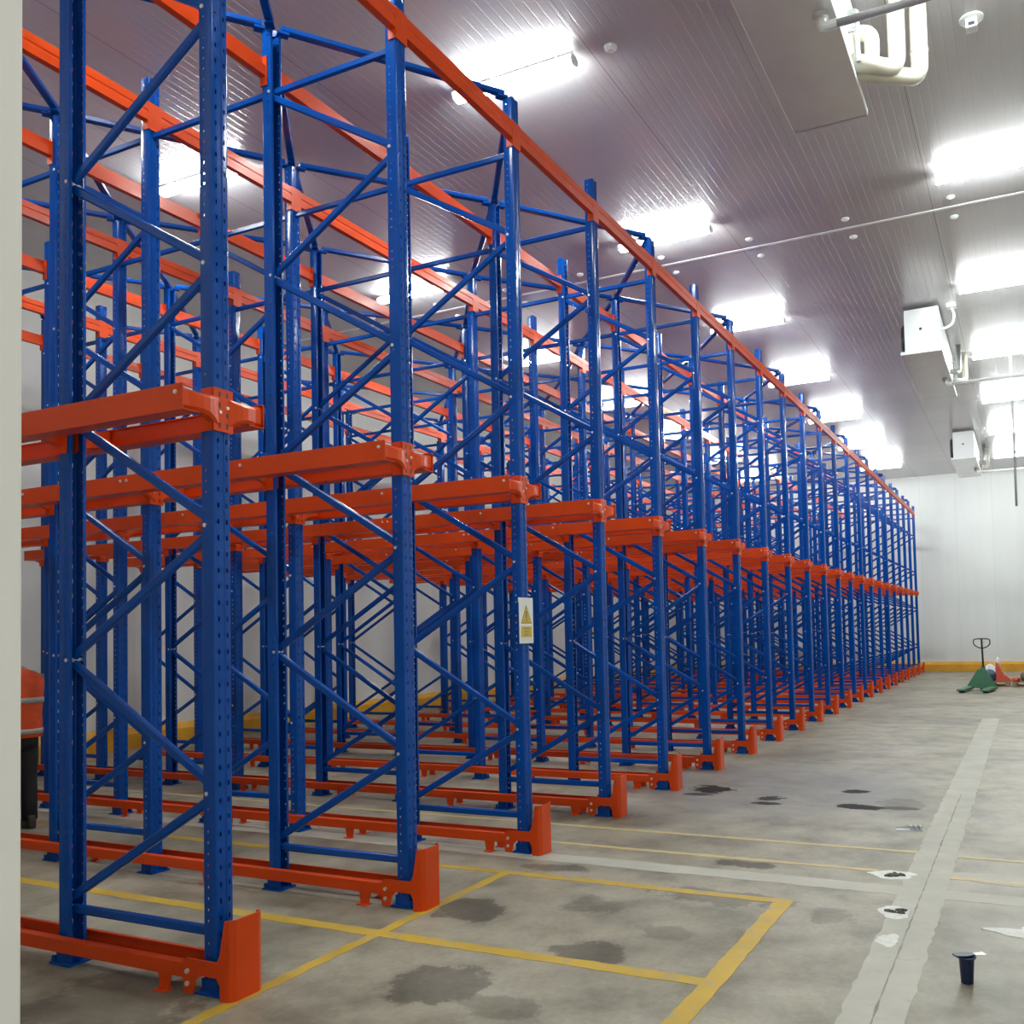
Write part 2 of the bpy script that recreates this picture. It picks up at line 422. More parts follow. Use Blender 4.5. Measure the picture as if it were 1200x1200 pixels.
# ------------------------------------------------------------------ uprights
def post_mesh():
    def arc(cx, cy, r, a0, a1, n=4): return [(cx + r * math.cos(math.radians(a0 + (a1 - a0) * k / n)), cy + r * math.sin(math.radians(a0 + (a1 - a0) * k / n))) for k in range(n + 1)]
    left = [(-.030, .040)] + arc(-.046, .036, .004, 90, 180, 2) + arc(-.040, -.030, .010, 180, 270, 5) + [(-.0145, -.040), (-.0095, -.0345)]
    line = left + [(-x, y) for x, y in left[::-1]]
    bm = BM(); prism(bm, ribbon(line, .003), 'Z', .012, HT); return bm
def base_mesh():
    bm = BM(); box(bm, (-.075, -.075, .001), (.075, .075, .012), .002)
    box(bm, (-.056, -.046, .012), (-.051, .05, .07)); box(bm, (.051, -.046, .012), (.056, .05, .07))
    for x in (-.06, .06):
        tube(bm, [(x, -.058, .012), (x, -.058, .04)], .011, 8)
    return bm
def bracket_mesh():
    y0, y1 = -.058, -.042
    bm = BM()
    prism(bm, [(-.058, -.10), (.058, -.10), (.058, .10), (-.058, .10)], 'Y', -.050, -.041)
    prism(bm, [(-.058, -.10), (-.053, -.10), (-.053, .10), (-.058, .10)], 'Y', -.045, .03)
    prism(bm, [(.053, -.10), (.058, -.10), (.058, .10), (.053, .10)], 'Y', -.045, .03)
    for s in (-1, 1):       # two arms, deeper in the middle where they meet the plate and round on top
        secs = []
        for t in range(7):
            x = .03 + (.238 - .03) * t / 6
            zt = .042 + .026 * (t / 6) ** 2 + .030 * (1 - t / 6) ** 4
            zb = -.033 - .05 * (1 - t / 6) ** 4
            yo = -.052 - .022 * math.sin(math.pi * min(1, t / 5)) ** 1
            secs.append([(s * x, yo + .012, zb), (s * x, yo, zb + .014), (s * x, yo, zt - .016), (s * x, yo + .014, zt), (s * x, -.018, zt), (s * x, -.018, zb)])
        rings = [[bm.verts.new(p) for p in q] for q in secs]
        for A, B in zip(rings, rings[1:]):
            for k in range(6): bm.faces.new((A[k], A[(k + 1) % 6], B[(k + 1) % 6], B[k]))
        bm.faces.new(rings[0]); bm.faces.new(rings[-1])
    return bm
def bracket_bolt(z):
    bm = BM(); x = .022 if z > 0 else -.022
    tube(bm, [(x, -.049, z), (x, -.057, z)], .0085, 8); return bm
def bracket_slot(x, z):
    bm = BM(); prism(bm, [(x - .006, z - .012), (x + .006, z - .012), (x + .006, z + .012), (x - .006, z + .012)], 'Y', -.0508, -.049); return bm
NODES = [.28 + k * .614 for k in range(9)]          # z of the bracing nodes, rear post first
def make_frame():
    f = thing('upright_frame', 'x', 'rack frame', (0, 0, 0), 0, 'blue upright frames of the pallet rack')
    pm = base = br = bb = None
    for k, (y, rz) in enumerate(((0, 0), (D, math.pi))):
        if k == 0:
            p = obj('post', post_mesh(), 'post', f, None, True); p.data.set_sharp_from_angle(angle=math.radians(32)); q = obj('base_plate', base_mesh(), 'blue', p)
            r = obj('rail_bracket', bracket_mesh(), 'orange', f); r['label'] = 'orange two-armed rail bracket'
            bb = [obj('bolt', bracket_bolt(z), 'bolt', r) for z in (-.012, .014)]
            bb += [obj('slot', bracket_slot(x, z), 'dark', r) for x, z in ((-.022, .072), (.022, .072), (-.022, .022), (.022, -.022), (-.022, -.072), (.022, -.072))]
            pm, base, br = p, q, r
        else:
            p = pm.copy(); COL.objects.link(p); p.parent = f; q = base.copy(); COL.objects.link(q); q.parent = p
            r = br.copy(); COL.objects.link(r); r.parent = f
            for t in bb[:2]: t = t.copy(); COL.objects.link(t); t.parent = r
        p.location = (0, y, 0); p.rotation_euler = (0, 0, rz)
        r.location = (0, y, ZR); r.rotation_euler = (0, 0, rz)
    ya, yb = .018, D - .018
    for k in range(8):
        a = (0, yb if k % 2 == 0 else ya, NODES[k] + (.022 if k else .05)); c = (0, ya if k % 2 == 0 else yb, NODES[k + 1] - .022)
        b = BM(); bar(b, a, c, .030, .046, (1, 0, 0)); obj('diagonal_brace', b, 'blue', f)
    for z in (.265, 5.205):
        b = BM(); bar(b, (0, ya, z), (0, yb, z), .030, .046, (1, 0, 0)); obj('horizontal_brace', b, 'blue', f)
    for k in range(1, 9):
        y = 0 if k % 2 else D
        b = BM(); tube(b, [(-.0535, y + (.02 if y == 0 else -.02), NODES[k]), (.0535, y + (.02 if y == 0 else -.02), NODES[k])], .010, 8)
        obj('bolt', b, 'bolt', f)
    return f
FN = ['front', 'second', 'third', 'rearmost']
proto = make_frame()
for i in range(NR):
    for k in range(NF):
        loc = (X0 + i * S, k * G, 0)
        lab = '%s blue upright frame with zigzag braces, %s rack row from the doorway' % (FN[k], ROWN[i])
        if i == 0 and k == 0: proto.location = loc; proto['label'] = lab
        else: dup(proto, loc, lab)

# ------------------------------------------------------------------ pallet rails and guide rails
YEND = (NF - 1) * G + D + .06
def make_rail(s):
    f = thing('pallet_rail', 'x', 'rail', (0, 0, 0), 0, 'orange pallet rails at mid height')
    prof = [(s * .228, .075), (s * .246, .075), (s * .246, -.042), (s * .150, -.042)]
    b = BM(); prism(b, ribbon(prof, -.004 * s), 'Y', -.062, YEND); obj('channel', b, 'orange', f)
    for y in (-.02, 1.06, 2.10, 2.16, 3.2, 4.3, 6.4):
        b = BM(); tube(b, [(s * .245, y, .038), (s * .253, y, .038)], .010, 8); obj('bolt', b, 'bolt', f)
    return f
def make_guide(s):
    f = thing('guide_rail', 'x', 'rail', (0, 0, 0), 0, 'orange guide rails along the floor')
    prof = [(s * .060, .140), (s * .088, .135), (s * .088, .078), (s * .062, .078)]
    b = BM(); prism(b, ribbon(prof, .004 * s), 'Y', .10, YEND); obj('channel', b, 'orange', f)
    for y in (.255, 1.55, 2.85, 4.15, 5.45, 6.9):
        b = BM(); prism(b, [(y - .03, .0), (y + .03, .0), (y + .045, .10), (y - .045, .10)], 'X', s * .078, s * .084)
        box(b, (min(s * .06, s * .12), y - .035, 0), (max(s * .06, s * .12), y + .035, .005)); obj('rail_foot', b, 'orange', f)
    return f
for s, side in ((-1, 'near'), (1, 'far')):
    pr, pg = make_rail(s), make_guide(s)
    for i in range(NR):
        la = 'orange mid-height pallet rail, %s side of the %s row from the doorway' % (side, ROWN[i])
        lg = 'orange floor guide rail, %s side of the %s row from the doorway' % (side, ROWN[i])
        if i == 0:
            pr.location = (X0, 0, ZR); pr['label'] = la; pg.location = (X0, 0, 0); pg['label'] = lg
        else:
            dup(pr, (X0 + i * S, 0, ZR), la); dup(pg, (X0 + i * S, 0, 0), lg)

def make_guard():
    f = thing('end_guard', 'x', 'guard', (0, 0, 0), 0, 'orange guards round the front posts')
    side = [(-.150, .001), (-.108, .001), (-.104, .066), (-.086, .098), (.018, .098), (.046, .070), (.060, .010), (.112, .010),
            (.120, .030), (.120, .150), (.100, .165), (-.088, .168), (-.106, .20), (-.136, .352), (-.150, .352)]
    for s in (-1, 1):
        b = BM(); prism(b, side, 'X', s * .092, s * .099); obj('side_plate', b, 'orange', f)
        for z in (.055, .110):
            b = BM(); tube(b, [(s * .098, .09, z), (s * .108, .09, z)], .011, 8); obj('bolt', b, 'bolt', f)
    line = [(-.099, -.145), (-.095, -.160), (-.068, -.176), (.068, -.176), (.095, -.160), (.099, -.145)]
    b = BM(); prism(b, ribbon(line, .007), 'Z', .001, .356); obj('bumper_plate', b, 'orange', f)
    return f
pg = make_guard()
for i in range(NR):
    lab = 'orange guard at the foot of the front post, %s row from the doorway' % ROWN[i]
    if i == 0: pg.location = (X0, 0, 0); pg['label'] = lab
    else: dup(pg, (X0 + i * S, 0, 0), lab)

# ------------------------------------------------------------------ top beams, spacers and plan bracing
ORD8 = ROWN[:8]
def make_beam(s):        # s = -1: on the outer face of a front post, +1: on the outer face of a rear post
    f = thing('top_beam', 'x', 'beam', (0, 0, 0), 0, 'orange beams tying the tops of the rack')
    y = lambda v: s * v
    prof = [(y(.044), -.062), (y(.094), -.062), (y(.094), .062), (y(.070), .068), (y(.070), .030), (y(.044), .024)]
    prof = [(y(-.004), -.065), (y(.046), -.065), (y(.046), -.012), (y(.041), -.006), (y(.041), .006), (y(.046), .012), (y(.046), .065),
            (y(.024), .065), (y(.024), .012), (y(-.004), .004)]
    b = BM(); prism(b, prof, 'X', .056, S - .056); obj('beam_section', b, 'orange', f)
    for x0, x1 in ((-.001, .056), (S - .056, S + .001)):
        b = BM(); prism(b, [(x0, -.125), (x1, -.125), (x1, .072), (x0, .072)], 'Y', y(.0415), y(.0475))
        e = x1 if x0 < .1 else x0
        box(b, (e - .0025, min(y(-.01), y(.047)), -.125), (e + .0025, max(y(-.01), y(.047)), .070)); obj('connector', b, 'orange', f)
    return f
ZB = 5.362
for e in (0, 1):
    pb = make_beam(-1 if e == 0 else 1)
    first = True
    for k in range(NF):
        n = 2 * k + e
        for i in range(NR - 1):
            lab = 'orange top beam from %s to %s row, %s post line from the aisle' % (ROWN[i], ROWN[i + 1], ORD8[n])
            loc = (X0 + i * S, k * G + e * D, ZB)
            if first: pb.location = loc; pb['label'] = lab; first = False
            else: dup(pb, loc, lab)

b = BM(); bar(b, (0, D + .042, 5.205), (0, G - .042, 5.205), .030, .046, (1, 0, 0))
sp = obj('row_spacer', b, 'blue'); tag(sp, 'x', 'spacer', 'blue spacers between the frames of a row')
GAP = ['front and second', 'second and third', 'third and rearmost']
for i in range(NR):
    for k in range(NF - 1):
        lab = 'blue spacer bar high between the %s frames, %s row from the doorway' % (GAP[k], ROWN[i])
        o = sp if (i == 0 and k == 0) else sp.copy()
        if o is not sp: COL.objects.link(o)
        o['label'] = lab; o.location = (X0 + i * S, k * G, 0)

ZT = 5.66
def node_xy(i, j):       # j = bracing line; even rows use front posts, odd rows use rear posts
    return (X0 + i * S, (j * G) if i % 2 == 0 else (j * G + D))
def plan(i, a, c):
    f = thing('plan_brace', 'x', 'brace', (a[0], a[1], ZT), 0, 'blue braces lying across the tops of the posts')
    d = Vector((c[0] - a[0], c[1] - a[1], 0)); u = d.normalized()
    b = BM(); bar(b, u * .062, d - u * .062, .058, .040, None, .18); obj('angle_bar', b, 'blue', f)
    for q in (Vector((0, 0, 0)), d):
        b = BM(); w = u * .085; n = Vector((-u.y, u.x, 0)) * .030
        q0 = q + (u * -.112 if q.length > .1 else u * .036)
        vs = [q0 - n, q0 + w * .9 - n, q0 + w * .9 + n, q0 + n]
        A = [b.verts.new((v.x, v.y, -.038)) for v in vs]; B = [b.verts.new((v.x, v.y, -.021)) for v in vs]
        for t in range(4): b.faces.new((A[t], A[(t + 1) % 4], B[(t + 1) % 4], B[t]))
        b.faces.new(A[::-1]); b.faces.new(B); obj('end_plate', b, 'blue', f)
    return f
protos = {}
BAY = ['first', 'second', 'third', 'fourth', 'fifth', 'sixth', 'seventh']
for i in range(NR - 1):
    segs = []
    for j in range(NF):
        segs.append((2 * j, j, j))
        if j < NF - 1: segs.append((2 * j + 1, j + 1, j) if i % 2 == 0 else (2 * j + 1, j, j + 1))
    for bay, j0, j1 in segs:
        a, c = node_xy(i, j0), node_xy(i + 1, j1)
        key = (i % 2, bay % 2)
        lab = 'blue brace on post tops from %s to %s row, %s bay from the aisle' % (ROWN[i], ROWN[i + 1], BAY[bay])
        if key not in protos: protos[key] = plan(i, a, c); protos[key]['label'] = lab
        else: dup(protos[key], (a[0], a[1], ZT), lab)

# ------------------------------------------------------------------ tube lights
def make_light():
    f = thing('tube_light', 'x', 'light', (0, 0, 0), 0, 'twin tube lights under the ceiling')
    b = BM(); prism(b, [(-.045, .025), (.045, .025), (.060, -.005), (.055, -.020), (-.055, -.020), (-.060, -.005)], 'Y', -.635, .635); obj('housing', b, 'white', f)
    for y in (-.45, .45):
        b = BM(); box(b, (-.012, y - .012, .02), (.012, y + .012, .068)); obj('hanger', b, 'white', f)
    b = BM()
    prism(b, [(-.066, .004), (-.056, -.020), (.056, -.020), (.066, .004), (.066, -.022), (.048, -.052), (.018, -.064), (-.018, -.064), (-.048, -.052), (-.066, -.022)], 'Y', -.615, .615)
    obj('diffuser', b, 'lamp', f)
    for y in (-.635, .617):
        b = BM(); prism(b, [(.068, .006), (.068, -.024), (.049, -.055), (.018, -.067), (-.018, -.067), (-.049, -.055), (-.068, -.024), (-.068, .006)], 'Y', y, y + .018); obj('end_cap', b, 'white', f)
    return f
pl = make_light(); first = True
for r, (yc, nm) in enumerate(((.72, 'in the row over the rack fronts'), (-3.22, 'in the row over the aisle'), (4.70, 'in the row deep over the racks'))):
    for k in range(8):
        lab = '%s tube light from the far wall, %s' % (ROWN[7 - k], nm)
        loc = (.25 + 4.03 * k, yc, CEIL - .068)
        if first: pl.location = loc; pl['label'] = lab; first = False
        else: dup(pl, loc, lab)

# ------------------------------------------------------------------ unit coolers under the ceiling
def make_cooler(x, lab):
    f = thing('unit_cooler', lab, 'cooler', (x, 0, 0), 0, 'white ceiling coolers over the aisle')
    L = 3.5
    b = BM(); box(b, (.03, -2.245, 6.03), (L - .25, -1.72, 6.74), .008); obj('casing', b, 'white', f)
    b = BM()
    prism(b, [(-2.28, 6.0), (-1.66, 6.0), (-1.66, 6.045), (-1.672, 6.045), (-1.672, 6.012), (-2.268, 6.012), (-2.268, 6.045), (-2.28, 6.045)], 'X', 0, L)
    box(b, (0, -2.28, 6.0), (.012, -1.66, 6.045)); box(b, (L - .012, -2.28, 6.0), (L, -1.66, 6.045))
    obj('drip_tray', b, 'tray', f)
    b = BM(); box(b, (-.003, -2.287, 6.0), (L + .003, -2.281, 6.05)); obj('tray_lip', b, 'white', f)
    b = BM(); box(b, (-.006, -2.28, 5.998), (-.001, -1.66, 6.05)); obj('tray_lip', b, 'white', f)
    b = BM(); box(b, (-.0, -1.659, 5.998), (L, -1.654, 6.05)); obj('tray_lip', b, 'white', f)
    b = BM(); tube(b, [(.028, -1.97, 6.4), (.018, -1.97, 6.4)], .024, 10); obj('knockout_plug', b, 'dark', f)
    for k in range(3):
        cx = .55 + k * 1.0
        b = BM(); tube(b, [(cx, -1.722, 6.38), (cx, -1.66, 6.38), (cx, -1.64, 6.38)], [.27, .27, .25], 28); g = obj('fan_ring', b, 'dark', f)
        b = BM()
        for q in range(4): 
            rr = .06 + q * .055
            tube(b, [(cx + rr * math.cos(a * math.pi / 10), -1.628 , 6.38 + rr * math.sin(a * math.pi / 10)) for a in range(21)], .005, 6, False)
        for a in range(4): tube(b, [(cx - .25 * math.cos(a * math.pi / 4), -1.628, 6.38 - .25 * math.sin(a * math.pi / 4)), (cx + .25 * math.cos(a * math.pi / 4), -1.628, 6.38 + .25 * math.sin(a * math.pi / 4))], .006, 6)
        obj('fan_guard', b, 'grey_pipe', g)
    b = BM(); tube(b, arc_path([(1.95, -2.19, 6.0), (1.95, -2.19, 5.90), (1.95, -2.30, 5.90)], .04), .036, 12); tube(b, [(1.95, -2.19, 6.0), (1.95, -2.19, 5.965)], .052, 12)
    obj('drain_elbow', b, 'pvc', f)
    for y in (.4, 2.9):
        b = BM(); tube(b, [(y, -1.9, 6.74), (y, -1.9, CEIL)], .01, 8); tube(b, [(y, -2.1, 6.74), (y, -2.1, CEIL)], .01, 8); obj('hanger_rod', b, 'steel', f)
    # connection end with headers on the aisle side
    b = BM()
    for y, z in ((-2.25, 6.1), (-2.25, 6.25)): tube(b, arc_path([(L - .7, y, z + .25), (L - .7, y - .07, z + .25), (L - .7, y - .07, z - .02)], .03), .02, 8)
    obj('coil_header', b, 'steel', f)
    return f
coolers = [make_cooler(1.65, 'ceiling cooler nearest the doorway, its shiny tray cut off by the top edge'),
           make_cooler(12.93, 'middle of the three white coolers hanging over the aisle'),
           make_cooler(23.9, 'farthest white cooler, hanging near the far wall')]
def pipe(name, label, cat, pts, r, mat, rad=.05, joints=(), group=None, n=14):
    b = BM(); tube(b, arc_path(pts, rad), r, n)
    for (p, q) in joints: tube(b, [p, q], r * 1.12, n)
    return tag(obj(name, b, mat, None, None, True), label, cat, group)
for cool, yy, m in zip(coolers, (-4.6, YRT + .01, YRT + .01), ('grey_pipe', 'pvc', 'pvc')):
    b = BM(); tube(b, [(1.95, -2.30, 5.90), (1.95, yy, 5.87)], .030, 12); obj('drain_pipe', b, m, cool, None, True)
pipe('insulated_pipe', 'outer of the two cream insulated pipes bending into the nearest cooler', 'pipe', [(5.0, -2.73, CEIL), (5.0, -2.73, 6.12), (4.62, -2.262, 6.10)], .068, 'insul', .11, (((5.0, -2.73, 6.34), (5.0, -2.73, 6.35)),))
pipe('insulated_pipe', 'inner of the two cream insulated pipes bending into the nearest cooler', 'pipe', [(4.8, -2.575, CEIL), (4.8, -2.575, 6.13), (4.5, -2.262, 6.12)], .068, 'insul', .11)
pipe('insulated_pipe', 'short pale pipe with an elbow beside the nearest cooler', 'pipe', [(4.75, -2.262, 6.50), (4.75, -2.39, 6.47), (4.75, -2.39, 6.22), (4.75, -2.262, 6.19)], .060, 'insul', .08)
for x0, w in ((12.93, 'middle'), (23.9, 'farthest')):
    pipe('insulated_pipe', 'pale vertical pipe behind the %s cooler, farther from the doorway' % w, 'pipe', [(x0 + 3.35, -2.45, CEIL), (x0 + 3.35, -2.45, 6.25), (x0 + 3.0, -2.26, 6.2)], .05, 'insul', .09)
    pipe('insulated_pipe', 'silver vertical pipe behind the %s cooler, nearer the doorway' % w, 'pipe', [(x0 + 2.75, -2.38, CEIL), (x0 + 2.75, -2.38, 6.28), (x0 + 2.5, -2.26, 6.25)], .045, 'steel', .08)
# cable conduit into the casing of the middle cooler
b = BM(); box(b, (13.1, -2.50, CEIL - .06), (13.3, -2.36, CEIL), .006); cj = thing('cable_drop', 'white cable looping from a ceiling box into the middle cooler', 'cable')
jb = obj('junction_box', b, 'white', cj)
pts = [(13.2, -2.43, CEIL - .06), (13.22, -2.47, 6.62), (13.22, -2.44, 6.48), (13.2, -2.33, 6.42), (13.2, -2.247, 6.42)]
b = BM(); tube(b, arc_path(pts, .05), .02, 10); obj('cable', b, 'pvc', cj, None, True)
pipe('hanging_cable', 'thin dark cable hanging straight down past the lights at right', 'cable', [(16.5, -3.24, CEIL), (16.5, -3.245, 5.4), (16.5, -3.24, 3.8)], .022, 'grey_pipe', .3)
t = thing('ceiling_sensor', 'small square sensor on a round plate on the ceiling, top right', 'sensor', (5.5, -3.12, CEIL))
b = BM(); lathe(b, [(.10, 0), (.098, -.012), (.06, -.02)], 0, 0, 20); obj('round_plate', b, 'pvc', t)
b = BM(); box(b, (-.05, -.045, -.10), (.05, .045, -.018), .008); hb = obj('sensor_box', b, 'white', t)
b = BM(); box(b, (-.053, -.025, -.085), (-.0495, .025, -.055)); obj('lens', b, 'dark', hb)

# ------------------------------------------------------------------ warning sign on the third row's front post
t = thing('warning_sign', 'white warning sign with yellow triangle hung on the front post, third rack row', 'sign', (X0 + 2 * S - .02, -.052, 1.52))
b = BM(); box(b, (-.105, -.004, 0), (.105, 0, .325)); obj('sheet', b, 'sign', t)
b = BM(); box(b, (-.108, -.002, .298), (.108, .003, .335)); obj('pocket_top', b, 'pvc', t)
b = BM(); prism(b, [(-.072, .150), (.072, .150), (0, .272)], 'Y', -.0052, -.004); tri = obj('triangle_symbol', b, 'sign_yellow', t)
b = BM(); prism(b, [(-.078, .146), (.078, .146), (.078, .150), (-.078, .150)], 'Y', -.0056, -.004)
for s in (-1, 1): prism(b, [(s * .072, .150), (s * .077, .148), (s * .0, .281), (s * .0, .272)], 'Y', -.0056, -.004)
prism(b, [(-.006, .185), (.006, .185), (.008, .235), (-.008, .235)], 'Y', -.0058, -.005); prism(b, [(-.006, .165), (.006, .165), (.006, .177), (-.006, .177)], 'Y', -.0058, -.005)
obj('triangle_outline', b, 'sign_ink', tri)
b = BM(); prism(b, [(-.078, .045), (.078, .045), (.078, .125), (-.078, .125)], 'Y', -.0052, -.004); pn = obj('text_panel', b, 'sign_yellow', t)
b = BM()
for z, w in ((.108, .05), (.085, .035), (.064, .04)):
    for k in range(int(w * 2 / .014)): prism(b, [(-w + k * .014, z - .005), (-w + k * .014 + .010, z - .005), (-w + k * .014 + .010, z + .005), (-w + k * .014, z + .005)], 'Y', -.0057, -.005)
obj('text_rows', b, 'crack', pn)

# ------------------------------------------------------------------ pallet truck
t = thing('pallet_truck', 'green hand pallet truck standing at the far end of the aisle', 'pallet truck', (21.6, -2.30, 0), math.radians(-8))
for s in (-1, 1):
    b = BM(); prism(b, [(-1.20, .075), (-1.12, .085), (0, .095), (0, .035), (-1.05, .035), (-1.20, .045)], 'Y', s * .18, s * .34)
    fk = obj('fork', b, 'green', t)
    b = BM(); tube(b, [(-1.02, s * .20, .038), (-1.02, s * .32, .038)], .037, 14); obj('load_roller', b, 'black', fk)
b = BM()
A = [(-.06, -.36, .05), (-.06, .36, .05), (.14, .22, .05), (.14, -.22, .05)]; B_ = [(.0, -.09, .50), (.0, .09, .50), (.11, .07, .50), (.11, -.07, .50)]
va = [b.verts.new(p) for p in A]; vb = [b.verts.new(p) for p in B_]
for k in range(4): b.faces.new((va[k], va[(k + 1) % 4], vb[(k + 1) % 4], vb[k]))
b.faces.new(va[::-1]); b.faces.new(vb); obj('chassis', b, 'green', t)
b = BM(); tube(b, [(.22, 0, .18), (.22, 0, .56)], .05, 14); box(b, (.10, -.05, .40), (.26, .05, .52), .01); obj('pump', b, 'green', t)
for s in (-1, 1):
    b = BM(); tube(b, [(.22, s * .03, .091), (.22, s * .085, .091)], .09, 20); obj('steer_wheel', b, 'black', t)
b = BM(); tube(b, [(.22, 0, .50), (.16, .0, 1.0), (.13, 0, 1.22)], .022, 12); hd = obj('drawbar', b, 'black', t)
b = BM(); tube(b, arc_path([(.155, 0, 1.0), (.15, -.10, 1.02), (.135, -.19, 1.10), (.13, -.18, 1.22), (.13, 0, 1.23), (.13, .18, 1.22), (.135, .19, 1.10), (.15, .10, 1.02), (.155, 0, 1.0)], .05), .014, 10, False); obj('handle_loop', b, 'black', hd)
b = BM(); tube(b, [(.12, -.07, 1.16), (.13, -.02, 1.12)], .008, 8); obj('release_lever', b, 'steel', hd)

# ------------------------------------------------------------------ loaded pallets behind it
def make_pallet(x, y, rz, lab, w=.55):
    f = thing('pallet', lab, 'pallet', (x, y, 0), rz)
    for k in range(5):
        b = BM(); box(b, (-.5 + k * .225, -w, .105), (-.5 + k * .225 + .10, w, .127), .002); obj('top_board', b, 'wood', f)
    for yy in (-w + .05, 0, w - .05):
        b = BM(); box(b, (-.5, yy - .05, .02), (.5, yy + .05, .105), .002); obj('stringer', b, 'wood', f)
    for xx in (-.5, -.06, .38):
        b = BM(); box(b, (xx, -w, 0), (xx + .12, w, .02)); obj('bottom_board', b, 'wood', f)
    return f
make_pallet(23.3, -2.50, .0, 'wooden pallet just behind the green pallet truck', .38)
make_pallet(23.2, -3.50, -.02, 'wooden pallet under brown sacks at the right edge of the photo')
b = BM(); blob(b, (23.1, -2.42, .25), (.22, .19, .165), 5, 3, .16); tag(obj('bundle', b, 'bag_blue', None, None, True), 'dark blue plastic bundle on the pallet behind the pallet truck', 'bundle')
b = BM(); blob(b, (23.55, -2.40, .30), (.17, .22, .23), 6, 3, .16)
blob(b, (23.55, -2.60, .50), (.07, .07, .22), 16, 2, .2, False); tag(obj('plastic_bag', b, 'bag_white', None, None, True), 'crumpled white bag standing behind the dark blue bundle', 'bag')
t = thing('crate', 'red-orange wedge-shaped crate right of the dark blue bundle', 'crate', (23.1, -2.73, .128)); 
b = BM(); A = [(-.16, .13), (-.16, -.20), (-.13, -.20), (.02, .05), (.02, .13)]
prism(b, [(.17, 0), (-.20, 0), (-.20, .05), (-.02, .18), (.10, .46), (.17, .46)], 'X', -.16, .16); obj('crate_body', b, 'redorange', t)
b = BM(); prism(b, [(.14, .46), (.165, .46), (.165, .49), (.14, .49)], 'X', -.16, .16); obj('rim', b, 'redorange', t)
for k, (x, y, z, r, m, lab) in enumerate([(23.05, -3.02, .178, (.16, .09, .065), 'redorange', 'small red-orange bag right of the wedge-shaped crate'), (23.1, -3.30, .24, (.34, .17, .15), 'sack', 'brown sack at the left of the right-hand pallet'),
                                       (23.2, -3.76, .27, (.34, .23, .19), 'sack', 'brown sack cut off by the right edge of the photo'), (23.12, -3.36, .46, (.2, .13, .09), 'bag_white', 'pale bag lying on the left brown sack')]):
    b = BM(); blob(b, (x, y, z), r, 20 + k, 3, .12); tag(obj('goods_bag' if m != 'sack' else 'sack', b, m, None, None, True), lab, 'bag' if m != 'sack' else 'sack')

# ------------------------------------------------------------------ cup with putty knife, loose bracket
t = thing('plastic_cup', 'navy plastic cup standing on the floor right of the pale strip', 'cup', (1.40, -3.055, 0))
b = BM(); lathe(b, [(.026, .002), (.033, .110), (.038, .112), (.038, .117), (.030, .116), (.024, .006)], 0, 0, 24); obj('cup_body', b, 'plastic_blue', t, None, False)
b = BM(); tube(b, [(.038 * math.cos(a * math.pi / 12), .038 * math.sin(a * math.pi / 12), .115) for a in range(25)], .0035, 8, False); obj('rim', b, 'plastic_blue', t)
t = thing('putty_knife', 'putty knife with navy handle lying across the mouth of the navy cup', 'putty knife', (1.40, -3.055, .1195), math.radians(-58))
b = BM(); prism(b, [(-.055, -.020), (-.01, -.028), (.035, -.012), (.035, .012), (-.01, .028), (-.055, .020)], 'Z', .001, .008); obj('handle', b, 'plastic_blue', t)
b = BM(); prism(b, [(.035, -.010), (.085, -.020), (.085, .020), (.035, .010)], 'Z', .003, .006); obj('blade', b, 'bolt', t)
t = thing('loose_bracket', 'silver metal bracket lying on the floor beside the pale aisle strip', 'bracket', (4.62, -2.47, 0), math.radians(-78))
b = BM(); prism(b, [(-.10, 0), (.10, 0), (.10, .004), (-.10, .004)], 'Y', -.04, .04); prism(b, [(-.10, 0), (.10, 0), (.10, .030), (-.10, .012)], 'Y', .04, .043); obj('flange', b, 'steel', t)
for x in (.0, .035, .07):
    b = BM(); box(b, (x, -.034, .004), (x + .016, .034, .036), .003); obj('lug', b, 'steel', t)

# ------------------------------------------------------------------ person half hidden behind the door frame
PX, PY = 2.065, 4.555
yaw = math.atan2(.82, .57) + math.radians(18)      # facing along the lane, away from the doorway
P = thing('person', 'person in orange hi-vis vest and dark trousers standing in the lane at far left', 'person', (PX, PY, 0), yaw - math.pi / 2)
def skin_obj(name, verts, edges, radii, mat, parent, sub=2, root=0):
    me = bpy.data.meshes.new(name); me.from_pydata(verts, edges, []); me.update()
    o = bpy.data.objects.new(name, me); COL.objects.link(o); o.parent = parent
    o.modifiers.new('Skin', 'SKIN'); sm = o.modifiers.new('Sub', 'SUBSURF'); sm.levels = sub; sm.render_levels = sub
    for i, sv in enumerate(me.skin_vertices[0].data):
        r = radii[i]; sv.radius = r if isinstance(r, tuple) else (r, r); sv.use_root = (i == root)
    me.materials.append(M[mat]); o.modifiers['Skin'].use_smooth_shade = True
    return o
HX, HY, HZ = -.055, .075, -.035      # head bent forward and to the left
V, E, RR = [], [], []
def vadd(p, r, link=None):
    V.append(p); RR.append(r)
    if link is not None: E.append((link, len(V) - 1))
    return len(V) - 1
